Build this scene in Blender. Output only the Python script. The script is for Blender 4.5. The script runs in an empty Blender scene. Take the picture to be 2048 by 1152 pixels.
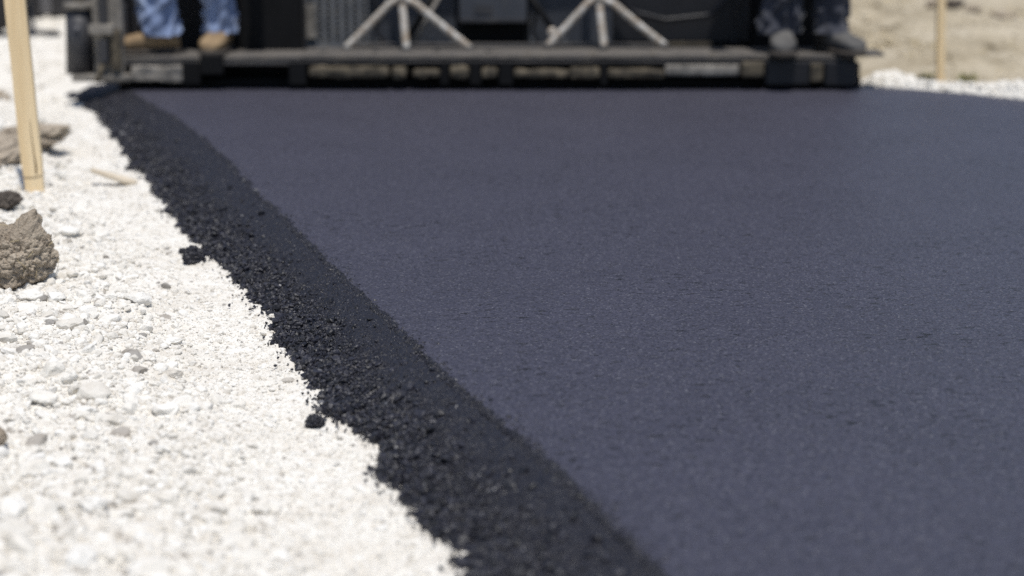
import bpy, bmesh, math, random
import numpy as np
from mathutils import Vector, Matrix, noise as mnoise
random.seed(7)
rng = np.random.default_rng(11)
C = bpy.context.scene.collection
scene = bpy.context.scene

# ------------------------------------------------------------------ camera
F = 3600.0; HC = 0.90; PITCH = math.atan(852.0 / F)
CP, SP = math.cos(PITCH), math.sin(PITCH)
def ray(u, v):
    x = (u - 1024.0) / F; y = (576.0 - v) / F
    return np.array([x, CP + y * SP, -SP + y * CP])
def PZ(u, v, z=0.0):                       # point seen at (u, v) on the level z
    d = ray(u, v); t = (z - HC) / d[2]
    return np.array([d[0] * t, d[1] * t, z])
def PY(u, v, Y):                           # point seen at (u, v) at the distance Y
    d = ray(u, v); t = Y / d[1]
    return np.array([d[0] * t, Y, HC + d[2] * t])

# ------------------------------------------------------------------ numpy noise
def _h(ix, iy, s):
    n = (ix.astype(np.int64) * 374761393 + iy.astype(np.int64) * 668265263 + s * 1274126177) & 0xffffffff
    n = ((n ^ (n >> 13)) * 1274126177) & 0xffffffff
    n = n ^ (n >> 16)
    return (n & 0xffff) / 65535.0
def vnoise(x, y, s=0):
    x = np.asarray(x, float); y = np.asarray(y, float)
    ix = np.floor(x); iy = np.floor(y); fx = x - ix; fy = y - iy
    fx = fx * fx * (3 - 2 * fx); fy = fy * fy * (3 - 2 * fy)
    a = _h(ix, iy, s); b = _h(ix + 1, iy, s); c = _h(ix, iy + 1, s); d = _h(ix + 1, iy + 1, s)
    return ((a * (1 - fx) + b * fx) * (1 - fy) + (c * (1 - fx) + d * fx) * fy) * 2 - 1
def fbm(x, y, s=0, o=4):
    r = 0; a = 1.0
    for k in range(o):
        r = r + a * vnoise(np.asarray(x) * 2 ** k, np.asarray(y) * 2 ** k, s + k * 17); a *= 0.5
    return r
def sstep(a, b, x):
    t = np.clip((x - a) / (b - a), 0, 1); return t * t * (3 - 2 * t)

# ------------------------------------------------------------------ object helpers
def link(o, parent=None):
    C.objects.link(o)
    if parent is not None: o.parent = parent
    return o
def tag(o, label=None, cat=None, group=None, kind=None):
    if label: o['label'] = label
    if cat: o['category'] = cat
    if group: o['group'] = group
    if kind: o['kind'] = kind
    return o
def thing(name, label, cat, loc=(0, 0, 0), group=None):
    o = bpy.data.objects.new(name, None); o.empty_display_size = 0.1
    link(o); o.location = loc
    return tag(o, label, cat, group)
def mesh_np(name, V, T, mat, parent=None, smooth=False, tint=None):
    V = np.ascontiguousarray(V, np.float32).reshape(-1, 3); T = np.ascontiguousarray(T, np.int32)
    k = T.shape[1]; n = len(T)
    me = bpy.data.meshes.new(name)
    me.vertices.add(len(V)); me.vertices.foreach_set('co', V.ravel())
    me.loops.add(n * k); me.loops.foreach_set('vertex_index', T.ravel())
    me.polygons.add(n)
    me.polygons.foreach_set('loop_start', np.arange(0, n * k, k, dtype=np.int32))
    me.update(calc_edges=True)
    me.polygons.foreach_set('use_smooth', np.full(n, smooth, bool))
    if tint is not None:
        a = me.attributes.new('tint', 'FLOAT', 'POINT'); a.data.foreach_set('value', np.ascontiguousarray(tint, np.float32))
    me.materials.append(mat)
    return link(bpy.data.objects.new(name, me), parent)
def bm_obj(name, bm, mat, parent=None, smooth=False):
    bmesh.ops.recalc_face_normals(bm, faces=bm.faces)
    me = bpy.data.meshes.new(name); bm.to_mesh(me); bm.free()
    for p in me.polygons: p.use_smooth = smooth
    me.materials.append(mat)
    return link(bpy.data.objects.new(name, me), parent)
def add_box(bm, x0, x1, y0, y1, z0, z1, bev=0.0):
    m = Matrix.Translation(((x0 + x1) / 2, (y0 + y1) / 2, (z0 + z1) / 2)) @ Matrix.Diagonal((x1 - x0, y1 - y0, z1 - z0, 1))
    r = bmesh.ops.create_cube(bm, size=1, matrix=m)
    if bev > 0:
        es = list({e for v in r['verts'] for e in v.link_edges})
        bmesh.ops.bevel(bm, geom=es, offset=bev, segments=2, affect='EDGES', profile=0.6)
def add_tube(bm, p0, p1, r0, r1=None, n=16):
    p0 = Vector(p0); p1 = Vector(p1); r1 = r0 if r1 is None else r1
    d = p1 - p0; q = d.to_track_quat('Z', 'Y').to_matrix().to_4x4()
    bmesh.ops.create_cone(bm, cap_ends=True, segments=n, radius1=r0, radius2=r1, depth=d.length,
                          matrix=Matrix.Translation((p0 + p1) / 2) @ q)
def add_pipe(bm, pts, r, n=12):                     # one bent tube
    pts = [Vector(p) for p in pts]; rings = []
    for i, p in enumerate(pts):
        d = (pts[min(i + 1, len(pts) - 1)] - pts[max(i - 1, 0)]).normalized()
        a = d.cross(Vector((0, 1, 0.01))).normalized(); b = d.cross(a)
        rr = r[i] if isinstance(r, (list, tuple)) else r
        rings.append([bm.verts.new(p + (a * math.cos(t) + b * math.sin(t)) * rr) for t in [k * 2 * math.pi / n for k in range(n)]])
    for A, B in zip(rings, rings[1:]):
        for k in range(n): bm.faces.new((A[k], A[(k + 1) % n], B[(k + 1) % n], B[k]))
    bm.faces.new(rings[0][::-1]); bm.faces.new(rings[-1])
def loft_np(rings):                                 # list of (n,3) arrays -> verts, quads with end fans
    n = len(rings[0]); m = len(rings)
    V = np.concatenate(rings + [rings[0].mean(0, keepdims=True), rings[-1].mean(0, keepdims=True)])
    Q = []
    i = np.arange(n); j = (i + 1) % n
    for k in range(m - 1):
        Q.append(np.stack([k * n + i, k * n + j, (k + 1) * n + j, (k + 1) * n + i], 1))
    Q = np.concatenate(Q)
    Tt = np.concatenate([Q[:, [0, 1, 2]], Q[:, [0, 2, 3]],
                         np.stack([j, i, np.full(n, m * n)], 1),
                         np.stack([(m - 1) * n + i, (m - 1) * n + j, np.full(n, m * n + 1)], 1)])
    return V, Tt
def join_np(parts):
    Vs, Ts, o = [], [], 0
    for V, T in parts:
        Vs.append(V); Ts.append(T + o); o += len(V)
    return np.concatenate(Vs), np.concatenate(Ts)

# ------------------------------------------------------------------ materials
def mat(name):
    m = bpy.data.materials.new(name); m.use_nodes = True
    nt = m.node_tree; b = nt.nodes['Principled BSDF']
    return m, nt, b
def nd(nt, t, **kw):
    n = nt.nodes.new(t)
    for k, v in kw.items():
        if hasattr(n, k) and k not in n.inputs: setattr(n, k, v)
        else: n.inputs[k].default_value = v
    return n
def ramp(nt, src, stops):
    r = nt.nodes.new('ShaderNodeValToRGB'); e = r.color_ramp.elements
    while len(e) < len(stops): e.new(0.5)
    for k, (p, c) in enumerate(stops):
        e[k].position = p; e[k].color = (*c, 1) if len(c) == 3 else c
    nt.links.new(src, r.inputs[0]); return r
def coords(nt, scale=(1, 1, 1), kind='Object'):
    tc = nt.nodes.new('ShaderNodeTexCoord'); mp = nt.nodes.new('ShaderNodeMapping')
    mp.inputs['Scale'].default_value = scale
    nt.links.new(tc.outputs[kind], mp.inputs['Vector']); return mp.outputs[0]
def noise(nt, vec, scale, detail=4, rough=0.55):
    n = nt.nodes.new('ShaderNodeTexNoise'); n.inputs['Scale'].default_value = scale
    n.inputs['Detail'].default_value = detail; n.inputs['Roughness'].default_value = rough
    nt.links.new(vec, n.inputs['Vector']); return n
def bump(nt, h, strength, dist, prev=None):
    b = nt.nodes.new('ShaderNodeBump'); b.inputs['Strength'].default_value = strength
    b.inputs['Distance'].default_value = dist
    nt.links.new(h, b.inputs['Height'])
    if prev is not None: nt.links.new(prev, b.inputs['Normal'])
    return b.outputs[0]
def mixc(nt, fac, a, b, mode='MIX'):
    m = nt.nodes.new('ShaderNodeMix'); m.data_type = 'RGBA'; m.blend_type = mode
    for s, val in ((0, fac), (6, a), (7, b)):
        if isinstance(val, (int, float)): m.inputs[s].default_value = val
        elif isinstance(val, tuple): m.inputs[s].default_value = (*val, 1)
        else: nt.links.new(val, m.inputs[s])
    return m.outputs[2]
def worn(name, c1, c2, scale=8, rough=0.6, spec=0.4, metal=0.0, bs=0.2, dirt=None, dirt_amt=0.5, stretch=(1, 1, 1)):
    m, nt, b = mat(name); v = coords(nt, stretch)
    n = noise(nt, v, scale, 6, 0.65)
    col = ramp(nt, n.outputs[0], [(0.3, c1), (0.7, c2)]).outputs[0]
    if dirt:
        n2 = noise(nt, v, scale * 2.3, 6, 0.7)
        f = ramp(nt, n2.outputs[0], [(1 - dirt_amt - 0.12, (0, 0, 0)), (1 - dirt_amt + 0.12, (1, 1, 1))]).outputs[0]
        col = mixc(nt, f, col, dirt)
    nt.links.new(col, b.inputs['Base Color'])
    b.inputs['Roughness'].default_value = rough; b.inputs['Metallic'].default_value = metal
    b.inputs['Specular IOR Level'].default_value = spec
    n3 = noise(nt, v, scale * 12, 4)
    nt.links.new(bump(nt, n3.outputs[0], bs, 0.004), b.inputs['Normal'])
    return m

def mat_road():
    m, nt, b = mat('compacted_asphalt'); v = coords(nt)
    L = nt.links.new
    vo = nt.nodes.new('ShaderNodeTexVoronoi'); vo.inputs['Scale'].default_value = 270; L(v, vo.inputs['Vector'])
    sep = nt.nodes.new('ShaderNodeSeparateColor'); L(vo.outputs['Color'], sep.inputs[0])
    base = ramp(nt, sep.outputs[0], [(0.0, (0.012, 0.012, 0.016)), (0.12, (0.032, 0.0315, 0.047)), (0.6, (0.043, 0.042, 0.063)), (0.92, (0.060, 0.059, 0.083)), (1.0, (0.11, 0.11, 0.13))])
    big = noise(nt, v, 2.2, 5, 0.6)
    bigf = ramp(nt, big.outputs[0], [(0.3, (0.93, 0.93, 0.93)), (0.7, (1.06, 1.06, 1.06))])
    col = mixc(nt, 1.0, base.outputs[0], bigf.outputs[0], 'MULTIPLY')
    # pale cells: uncoated chips, plus sun sparkle painted into the colour
    vc = nt.nodes.new('ShaderNodeTexVoronoi'); vc.inputs['Scale'].default_value = 150; L(v, vc.inputs['Vector'])
    sc = nt.nodes.new('ShaderNodeSeparateColor'); L(vc.outputs['Color'], sc.inputs[0])
    chip = ramp(nt, sc.outputs[1], [(0.985, (0, 0, 0)), (0.99, (1, 1, 1))])
    near = ramp(nt, vc.outputs['Distance'], [(0.22, (1, 1, 1)), (0.30, (0, 0, 0))])
    cf = mixc(nt, 1.0, chip.outputs[0], near.outputs[0], 'MULTIPLY')
    col = mixc(nt, cf, col, (0.20, 0.20, 0.22))
    # short tears drawn crosswise by the screed
    tv = coords(nt, (28, 58, 1))
    tn = noise(nt, tv, 1.0, 5, 0.68)
    tear = ramp(nt, tn.outputs[0], [(0.595, (0, 0, 0)), (0.67, (1, 1, 1))])
    patch = ramp(nt, noise(nt, v, 3.0, 3).outputs[0], [(0.42, (0.12, 0.12, 0.12)), (0.62, (1, 1, 1))])
    tf = mixc(nt, 1.0, tear.outputs[0], patch.outputs[0], 'MULTIPLY')
    col = mixc(nt, tf, col, (0.006, 0.006, 0.007))
    L(col, b.inputs['Base Color'])
    rr = ramp(nt, sep.outputs[2], [(0.0, (0.42,) * 3), (1.0, (0.68,) * 3)])
    L(rr.outputs[0], b.inputs['Roughness'])
    b.inputs['Specular IOR Level'].default_value = 0.5
    inv = nt.nodes.new('ShaderNodeMath'); inv.operation = 'SUBTRACT'; inv.inputs[0].default_value = 1.0; L(tf, inv.inputs[1])
    n0 = bump(nt, vo.outputs['Distance'], 0.35, 0.0022)
    n1 = bump(nt, inv.outputs[0], 1.0, 0.006, n0)
    n2 = bump(nt, noise(nt, v, 90, 3).outputs[0], 0.35, 0.004, n1)
    L(n2, b.inputs['Normal'])
    return m
def mat_loose():
    m, nt, b = mat('loose_asphalt'); v = coords(nt); L = nt.links.new
    at = nt.nodes.new('ShaderNodeAttribute'); at.attribute_name = 'tint'
    col = ramp(nt, at.outputs['Fac'], [(0.0, (0.006, 0.006, 0.009)), (0.6, (0.0145, 0.0145, 0.0225)), (0.993, (0.027, 0.027, 0.039)), (0.996, (0.12, 0.12, 0.13)), (1.0, (0.30, 0.29, 0.28))])
    L(col.outputs[0], b.inputs['Base Color'])
    n = noise(nt, v, 300, 3)
    r = ramp(nt, n.outputs[0], [(0.3, (0.36,) * 3), (0.75, (0.66,) * 3)])
    L(r.outputs[0], b.inputs['Roughness'])
    b.inputs['Specular IOR Level'].default_value = 0.5
    L(bump(nt, n.outputs[0], 0.6, 0.002), b.inputs['Normal'])
    return m
def mat_gravel(name='crushed_limestone', mul=1.0):
    m, nt, b = mat(name); v = coords(nt); L = nt.links.new
    at = nt.nodes.new('ShaderNodeAttribute'); at.attribute_name = 'tint'
    k = mul
    col = ramp(nt, at.outputs['Fac'], [(0.0, (0.30 * k, 0.285 * k, 0.265 * k)), (0.035, (0.40 * k, 0.37 * k, 0.33 * k)), (0.07, (0.60 * k, 0.565 * k, 0.505 * k)), (0.45, (0.72 * k, 0.69 * k, 0.63 * k)), (1.0, (0.80 * k, 0.78 * k, 0.735 * k))])
    n = noise(nt, v, 35, 6, 0.65)
    var = ramp(nt, n.outputs[0], [(0.25, (0.84, 0.81, 0.77)), (0.55, (1, 1, 1))])
    c = mixc(nt, 1.0, col.outputs[0], var.outputs[0], 'MULTIPLY')
    L(c, b.inputs['Base Color'])
    b.inputs['Roughness'].default_value = 0.92; b.inputs['Specular IOR Level'].default_value = 0.2
    n2 = noise(nt, v, 420, 4, 0.6)
    L(bump(nt, n2.outputs[0], 0.5, 0.002), b.inputs['Normal'])
    return m
def mat_soil(name, c1, c2, c3, scale=6):
    m, nt, b = mat(name); v = coords(nt); L = nt.links.new
    n = noise(nt, v, scale, 8, 0.68)
    col = ramp(nt, n.outputs[0], [(0.28, c1), (0.5, c2), (0.72, c3)])
    n2 = noise(nt, v, scale * 14, 5, 0.7)
    var = ramp(nt, n2.outputs[0], [(0.3, (0.7, 0.69, 0.67)), (0.65, (1.1, 1.1, 1.1))])
    L(mixc(nt, 1.0, col.outputs[0], var.outputs[0], 'MULTIPLY'), b.inputs['Base Color'])
    b.inputs['Roughness'].default_value = 0.95; b.inputs['Specular IOR Level'].default_value = 0.15
    L(bump(nt, n2.outputs[0], 0.7, 0.01), b.inputs['Normal'])
    return m
def mat_wood(name, crack=False):
    m, nt, b = mat(name); L = nt.links.new
    v = coords(nt, (55, 55, 2.2)); n = noise(nt, v, 1.0, 6, 0.6)
    col = ramp(nt, n.outputs[0], [(0.25, (0.68, 0.50, 0.28)), (0.5, (0.80, 0.625, 0.385)), (0.75, (0.86, 0.70, 0.46))]).outputs[0]
    L(col, b.inputs['Base Color'])
    b.inputs['Roughness'].default_value = 0.75; b.inputs['Specular IOR Level'].default_value = 0.25
    L(bump(nt, n.outputs[0], 0.3, 0.002), b.inputs['Normal'])
    return m
def mat_denim(name, dark, mid, light):
    m, nt, b = mat(name); L = nt.links.new; v = coords(nt)
    n = noise(nt, v, 5, 4, 0.5)
    col = ramp(nt, n.outputs[0], [(0.3, dark), (0.5, mid), (0.72, light)])
    w = noise(nt, coords(nt, (1, 1, 1.6)), 500, 2)
    c = mixc(nt, 1.0, col.outputs[0], ramp(nt, w.outputs[0], [(0.3, (0.8,) * 3), (0.7, (1.1,) * 3)]).outputs[0], 'MULTIPLY')
    L(c, b.inputs['Base Color']); b.inputs['Roughness'].default_value = 0.9
    b.inputs['Sheen Weight'].default_value = 0.2; b.inputs['Specular IOR Level'].default_value = 0.2
    L(bump(nt, w.outputs[0], 0.3, 0.001), b.inputs['Normal'])
    return m

M = {}
M['road'] = mat_road(); M['loose'] = mat_loose(); M['gravel'] = mat_gravel()
M['soil'] = mat_soil('dry_ground', (0.25, 0.21, 0.145), (0.43, 0.375, 0.28), (0.56, 0.505, 0.41), 2.6)
M['clod'] = mat_soil('dried_mud', (0.26, 0.215, 0.165), (0.43, 0.365, 0.29), (0.56, 0.49, 0.395), 14)
M['clod_dark'] = mat_soil('dark_mud', (0.085, 0.07, 0.06), (0.13, 0.11, 0.095), (0.20, 0.175, 0.15), 14)  # darker tone than the dried mud
M['straw'] = worn('dry_straw', (0.45, 0.36, 0.20), (0.62, 0.52, 0.32), 40, 0.8)
M['wood'] = mat_wood('raw_pine')
M['wood_pale'] = worn('weathered_pale_pine', (0.50, 0.42, 0.31), (0.70, 0.62, 0.50), 12, 0.8, 0.2, stretch=(1, 6, 6))
M['wood_dark'] = worn('split_in_pine', (0.10, 0.07, 0.035), (0.2, 0.14, 0.07), 60, 0.9)
M['black'] = worn('black_machine_paint', (0.008, 0.008, 0.010), (0.018, 0.018, 0.022), 6, 0.5, 0.4, dirt=(0.05, 0.047, 0.043), dirt_amt=0.30)
M['void'] = worn('greasy_black_steel', (0.003, 0.003, 0.0035), (0.007, 0.007, 0.008), 6, 0.7, 0.2)
M['slate'] = worn('faded_black_panel', (0.036, 0.040, 0.050), (0.062, 0.067, 0.080), 5, 0.55, 0.4, dirt=(0.10, 0.095, 0.085), dirt_amt=0.32)
M['grille'] = worn('dusty_grille_steel', (0.11, 0.115, 0.125), (0.19, 0.195, 0.205), 9, 0.6, 0.4, dirt=(0.33, 0.30, 0.24), dirt_amt=0.34)
M['tread'] = worn('dusty_tread_plate', (0.045, 0.042, 0.041), (0.13, 0.12, 0.112), 14, 0.7, 0.4, dirt=(0.24, 0.21, 0.17), dirt_amt=0.40, stretch=(0.5, 5, 5))
M['tread_edge'] = worn('scuffed_plate_edge', (0.035, 0.033, 0.034), (0.085, 0.08, 0.078), 14, 0.6, 0.4, dirt=(0.17, 0.15, 0.125), dirt_amt=0.34, stretch=(0.4, 2, 2))
M['dusty'] = worn('caked_dust_steel', (0.06, 0.051, 0.04), (0.17, 0.142, 0.10), 16, 0.9, 0.2, dirt=(0.035, 0.032, 0.028), dirt_amt=0.42)
M['mudsteel'] = worn('muddy_steel', (0.15, 0.138, 0.122), (0.36, 0.33, 0.29), 11, 0.85, 0.25, dirt=(0.06, 0.058, 0.058), dirt_amt=0.42)
M['tripod'] = worn('chalky_galvanised_steel', (0.38, 0.355, 0.31), (0.66, 0.64, 0.61), 14, 0.5, 0.5, dirt=(0.26, 0.185, 0.115), dirt_amt=0.46)
M['rubber'] = worn('tyre_rubber', (0.02, 0.02, 0.021), (0.05, 0.048, 0.046), 9, 0.85, 0.3, dirt=(0.12, 0.11, 0.095), dirt_amt=0.3)
M['greypaint'] = worn('faded_grey_paint', (0.12, 0.12, 0.13), (0.19, 0.19, 0.205), 4, 0.6, 0.4, dirt=(0.28, 0.26, 0.23), dirt_amt=0.3)
M['charcoal'] = worn('charcoal_paint', (0.028, 0.028, 0.032), (0.05, 0.05, 0.056), 5, 0.5, 0.4, dirt=(0.09, 0.085, 0.08), dirt_amt=0.34)
M['jeans'] = mat_denim('blue_denim', (0.13, 0.175, 0.30), (0.235, 0.30, 0.46), (0.38, 0.45, 0.60))
M['jeans_dark'] = mat_denim('charcoal_denim', (0.028, 0.030, 0.041), (0.050, 0.053, 0.068), (0.085, 0.087, 0.102))
M['boot_tan'] = worn('tan_suede', (0.19, 0.13, 0.075), (0.34, 0.245, 0.145), 18, 0.85, 0.2, dirt=(0.14, 0.10, 0.065), dirt_amt=0.36)
M['boot_grey'] = worn('dusty_black_leather', (0.055, 0.053, 0.052), (0.13, 0.126, 0.12), 18, 0.8, 0.3)
M['sole'] = worn('boot_sole_rubber', (0.05, 0.042, 0.036), (0.12, 0.105, 0.09), 30, 0.85, 0.2)
M['skin'] = worn('skin', (0.42, 0.25, 0.17), (0.52, 0.33, 0.23), 10, 0.6, 0.3)
M['hair'] = worn('brown_hair', (0.03, 0.02, 0.014), (0.06, 0.04, 0.028), 40, 0.6, 0.3)
M['shirt1'] = worn('grey_cotton', (0.25, 0.25, 0.26), (0.35, 0.35, 0.36), 10, 0.9, 0.1)
M['shirt2'] = worn('navy_cotton', (0.03, 0.035, 0.06), (0.05, 0.055, 0.09), 10, 0.9, 0.1)
M['dryweed'] = worn('dry_weed_leaf', (0.16, 0.17, 0.06), (0.34, 0.31, 0.15), 20, 0.8, 0.2)

# ------------------------------------------------------------------ layout curves traced on the ground
ZT = -0.068
toe_px = [(1230, 1560), (1080, 1340), (930, 1152), (880, 1075), (848, 1035), (775, 975), (735, 890), (655, 825), (640, 775), (590, 725), (556, 680), (540, 630), (505, 595), (452, 548), (400, 492), (345, 425), (310, 385), (262, 328), (235, 285), (200, 240), (168, 209), (132, 194), (92, 185), (104, 174), (128, 163)]
crest_px = [(1780, 1560), (1530, 1340), (1330, 1152), (1230, 1055), (1100, 930), (1000, 845), (900, 760), (800, 660), (700, 570), (610, 478), (520, 390), (440, 308), (400, 272), (345, 232), (295, 205), (262, 184), (232, 163)]
toe_w = np.array([PZ(u, v, ZT) for u, v in toe_px]); crest_w = np.array([PZ(u, v, 0.0) for u, v in crest_px])
def toe_x(y): return np.interp(y, toe_w[:, 1], toe_w[:, 0])
def crest_x(y): return np.interp(y, crest_w[:, 1], crest_w[:, 0])
def toe_jag(y): return 0.019 * vnoise(np.asarray(y) * 9, 0.3, 5) + 0.012 * vnoise(np.asarray(y) * 26, 2.7, 6) + 0.007 * vnoise(np.asarray(y) * 70, 4.4, 8)
right_px = [(1700, 150), (1712, 166), (1724, 172.5), (1830, 178), (1940, 187), (2048, 199), (2200, 219), (2500, 265)]
right_w = np.array([PZ(u, v, 0.0) for u, v in right_px])[::-1]
def right_x(y):
    y = np.asarray(y, float)
    lo = right_w[0, 0] + (y - right_w[0, 1]) * (right_w[1, 0] - right_w[0, 0]) / (right_w[1, 1] - right_w[0, 1]) * 0.35
    return np.where(y < right_w[0, 1], lo, np.interp(y, right_w[:, 1], right_w[:, 0]))
D0 = float(PZ(1000, 174, 0.0)[1])

# ------------------------------------------------------------------ ground sheet
def ground_z(x, y):
    z = -0.085 + 0.02 * fbm(x * 0.7, y * 0.7, 40, 4) + 0.012 * fbm(x * 5, y * 5, 44, 4)
    right = sstep(0.1, 0.6, x - right_x(y)); z = z + right * (0.06 + 0.05 * fbm(x * 2.2, y * 2.2, 51, 5))
    tx = toe_x(y)
    under = sstep(-0.95, -0.75, x - tx) * (1 - sstep(0.0, 0.25, x - right_x(y)))
    left = (1 - sstep(-0.95, -0.75, x - tx)) * sstep(8.8, 7.6, y)
    z = z + left * 0.03 - under * 0.13 - sstep(7.3, 7.9, y) * (1 - right) * 0.05
    return z
xs = np.concatenate([[-600, -150, -60, -25, -12], np.arange(-7, 7.01, 0.04), [12, 25, 60, 150, 600]])
ys = np.concatenate([[-600, -100, -20, -5, 0], np.arange(1.2, 15.01, 0.05), [18, 25, 40, 80, 200, 600]])
X, Y = np.meshgrid(xs, ys); Z = ground_z(X, Y)
def grid_faces(ny, nx):
    a = np.arange(ny * nx).reshape(ny, nx)
    return np.stack([a[:-1, :-1].ravel(), a[:-1, 1:].ravel(), a[1:, 1:].ravel(), a[1:, :-1].ravel()], 1)
g = mesh_np('ground', np.stack([X, Y, Z], -1), grid_faces(len(ys), len(xs)), M['soil'], smooth=True)
tag(g, 'pale beige dry dirt around the new road', kind='structure')

# ------------------------------------------------------------------ road: flat mat
ys = np.concatenate([np.arange(0.6, 1.8, 0.05), np.arange(1.8, 4.6, 0.006), np.arange(4.6, D0 + 0.9, 0.02)])
rows = []
for y in ys:
    a = float(crest_x(y)) + 0.003 + 0.006 * float(vnoise(y * 14, 0.2, 71)) + 0.004 * float(vnoise(y * 60, 0.2, 72)); b = float(right_x(y)) + 0.02 * float(vnoise(y * 12, 3.3, 9)) + 0.01 * float(vnoise(y * 40, 1.3, 9))
    t = np.linspace(0, 1, 60)
    xr = a + (b - a) * t
    zr = np.full(60, 0.0)
    rows.append(np.stack([xr, np.full(60, y), zr], 1))
    rows[-1] = np.vstack([[[a - 0.06, y, -0.030], [a - 0.03, y, -0.010], [a - 0.012, y, -0.0035]], rows[-1], [[b + 0.03, y, -0.03], [b + 0.06, y, -0.10]]])
V = np.array(rows)
o = mesh_np('road', V, grid_faces(len(ys), 65), M['road'], smooth=True)
tag(o, 'fresh smooth blue black asphalt mat', kind='structure')

# ------------------------------------------------------------------ road edge: loose sloping shoulder of the mat
def edge_z(x, y):
    tx = toe_x(y) + toe_jag(y); cx = crest_x(y); t = (x - tx) / (cx - tx)
    prof = np.interp(t, [-0.2, 0.0, 0.05, 0.3, 0.6, 0.85, 1.0, 1.08, 1.25], [-0.4, 0.0, 0.17, 0.44, 0.75, 0.95, 1.025, 0.96, 0.85])
    rough = np.interp(t, [0.0, 0.1, 0.4, 0.65, 0.9, 1.0, 1.12, 1.25], [0.7, 1.1, 0.68, 0.28, 0.2, 0.22, 0.1, 0.0])
    d = 0.012 * fbm(x * 16, y * 16, 60, 3) + 0.0065 * fbm(x * 58, y * 58, 64, 3) - 0.016 * np.clip(vnoise(x * 34, y * 28, 77) - 0.2, 0, 1)
    return ZT - 0.004 + (0.072) * prof + d * rough
ys = np.concatenate([np.arange(1.5, 4.6, 0.0045), np.arange(4.6, D0 + 0.25, 0.008)])
t = np.concatenate([np.linspace(-0.2, 1.25, 130)])
Yg = np.repeat(ys[:, None], len(t), 1)
tx = toe_x(ys) + toe_jag(ys); cx = crest_x(ys)
Xg = tx[:, None] + (cx - tx)[:, None] * t[None]
Zg = edge_z(Xg, Yg)
eV = np.stack([Xg, Yg, Zg], -1).reshape(-1, 3); eQ = grid_faces(len(ys), len(t))
eT = np.concatenate([eQ[:, [0, 1, 2]], eQ[:, [0, 2, 3]]])
eTint = np.full(len(eV), 0.3) + 0.2 * rng.random(len(eV))

# stone prototypes ---------------------------------------------------------------
def ico(sub):
    bm = bmesh.new(); bmesh.ops.create_icosphere(bm, subdivisions=sub, radius=1)
    V = np.array([v.co[:] for v in bm.verts]); T = np.array([[v.index for v in f.verts] for f in bm.faces]); bm.free()
    return V, T
def stone(sub, cuts=7, rough=0.06, r=rng, squash=0.75):
    V, T = ico(sub); V = V.copy()
    for _ in range(cuts):
        n = r.normal(size=3); n /= np.linalg.norm(n); d = r.uniform(0.55, 0.85)
        h = V @ n; k = h > d; V[k] -= np.outer(h[k] - d, n)
    if sub >= 2:
        off = r.random(3) * 100
        V *= (1 + rough * np.array([mnoise.fractal(Vector(v * 2.2 + off), 0.8, 2.0, 4) for v in V]))[:, None]
    else:
        V *= (1 + r.normal(0, 0.12, size=len(V)))[:, None]
    V *= np.array([r.uniform(0.85, 1.25), r.uniform(0.7, 1.0), r.uniform(0.5, 0.85) * squash / 0.75])
    return V, T
def rots(n, tilt=0.5):
    a = rng.uniform(0, 2 * np.pi, n); b = rng.normal(0, tilt, n); c = rng.normal(0, tilt, n)
    ca, sa, cb, sb, cc, sc = np.cos(a), np.sin(a), np.cos(b), np.sin(b), np.cos(c), np.sin(c)
    o = np.zeros(n); i = np.ones(n)
    Rz = np.stack([ca, -sa, o, sa, ca, o, o, o, i], 1).reshape(n, 3, 3)
    Rx = np.stack([i, o, o, o, cb, -sb, o, sb, cb], 1).reshape(n, 3, 3)
    Ry = np.stack([cc, o, sc, o, i, o, -sc, o, cc], 1).reshape(n, 3, 3)
    return Rz @ Rx @ Ry
def scatter(protos, pos, rad, tint, tilt=0.5):
    n = len(pos); which = rng.integers(0, len(protos), n); R = rots(n, tilt)
    parts, tints = [], []
    for k, (V, T) in enumerate(protos):
        ix = np.nonzero(which == k)[0]
        if not len(ix): continue
        W = np.einsum('nij,vj->nvi', R[ix], V) * rad[ix, None, None] + pos[ix, None, :]
        TT = T[None] + (np.arange(len(ix)) * len(V))[:, None, None]
        parts.append((W.reshape(-1, 3), TT.reshape(-1, 3))); tints.append(np.repeat(tint[ix], len(V)))
    V, T = join_np(parts); return V, T, np.concatenate(tints)
P1 = [stone(1, 4) for _ in range(8)]          # 12 corner crumbs
P2 = [stone(2, 7) for _ in range(10)]         # small stones
P3 = [stone(3, 8, 0.10) for _ in range(10)]   # bigger stones

# crumbs on the loose edge
def ysamp(n, y0=1.75, y1=7.3, p=1.3):         # denser near the camera
    u = rng.random(n); a = y0 ** (-p); b = y1 ** (-p); return (a + (b - a) * u) ** (-1 / p)
n = 100000
y = ysamp(n); tt = rng.uniform(-0.03, 1.07, n); txx = toe_x(y) + toe_jag(y)
x = txx + (crest_x(y) - txx) * tt
big = np.interp(tt, [0, 0.3, 0.6, 0.9, 1.0, 1.07], [1.75, 1.2, 0.68, 0.55, 0.75, 0.45])
r = np.clip(rng.lognormal(math.log(0.0020), 0.42, n), 0.0010, 0.008) * big * (0.8 + 0.1 * y)
keep = rng.random(n) < np.interp(tt, [0.9, 1.0, 1.07], [1, 1, 0.35])
x, y, r, tt = x[keep], y[keep], r[keep], tt[keep]
z = edge_z(x, y) + r * np.interp(tt, [0, 0.4, 0.7, 1], [0.3, 0.2, -0.25, -0.2])
c1 = scatter(P1, np.stack([x, y, z], 1), r, rng.random(len(x)), 1.0)
n = 2100                                       # lumps, mostly low on the slope
y = ysamp(n); tt = rng.beta(1.0, 2.6, n) * 1.02 - 0.02; txx = toe_x(y) + toe_jag(y)
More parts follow.
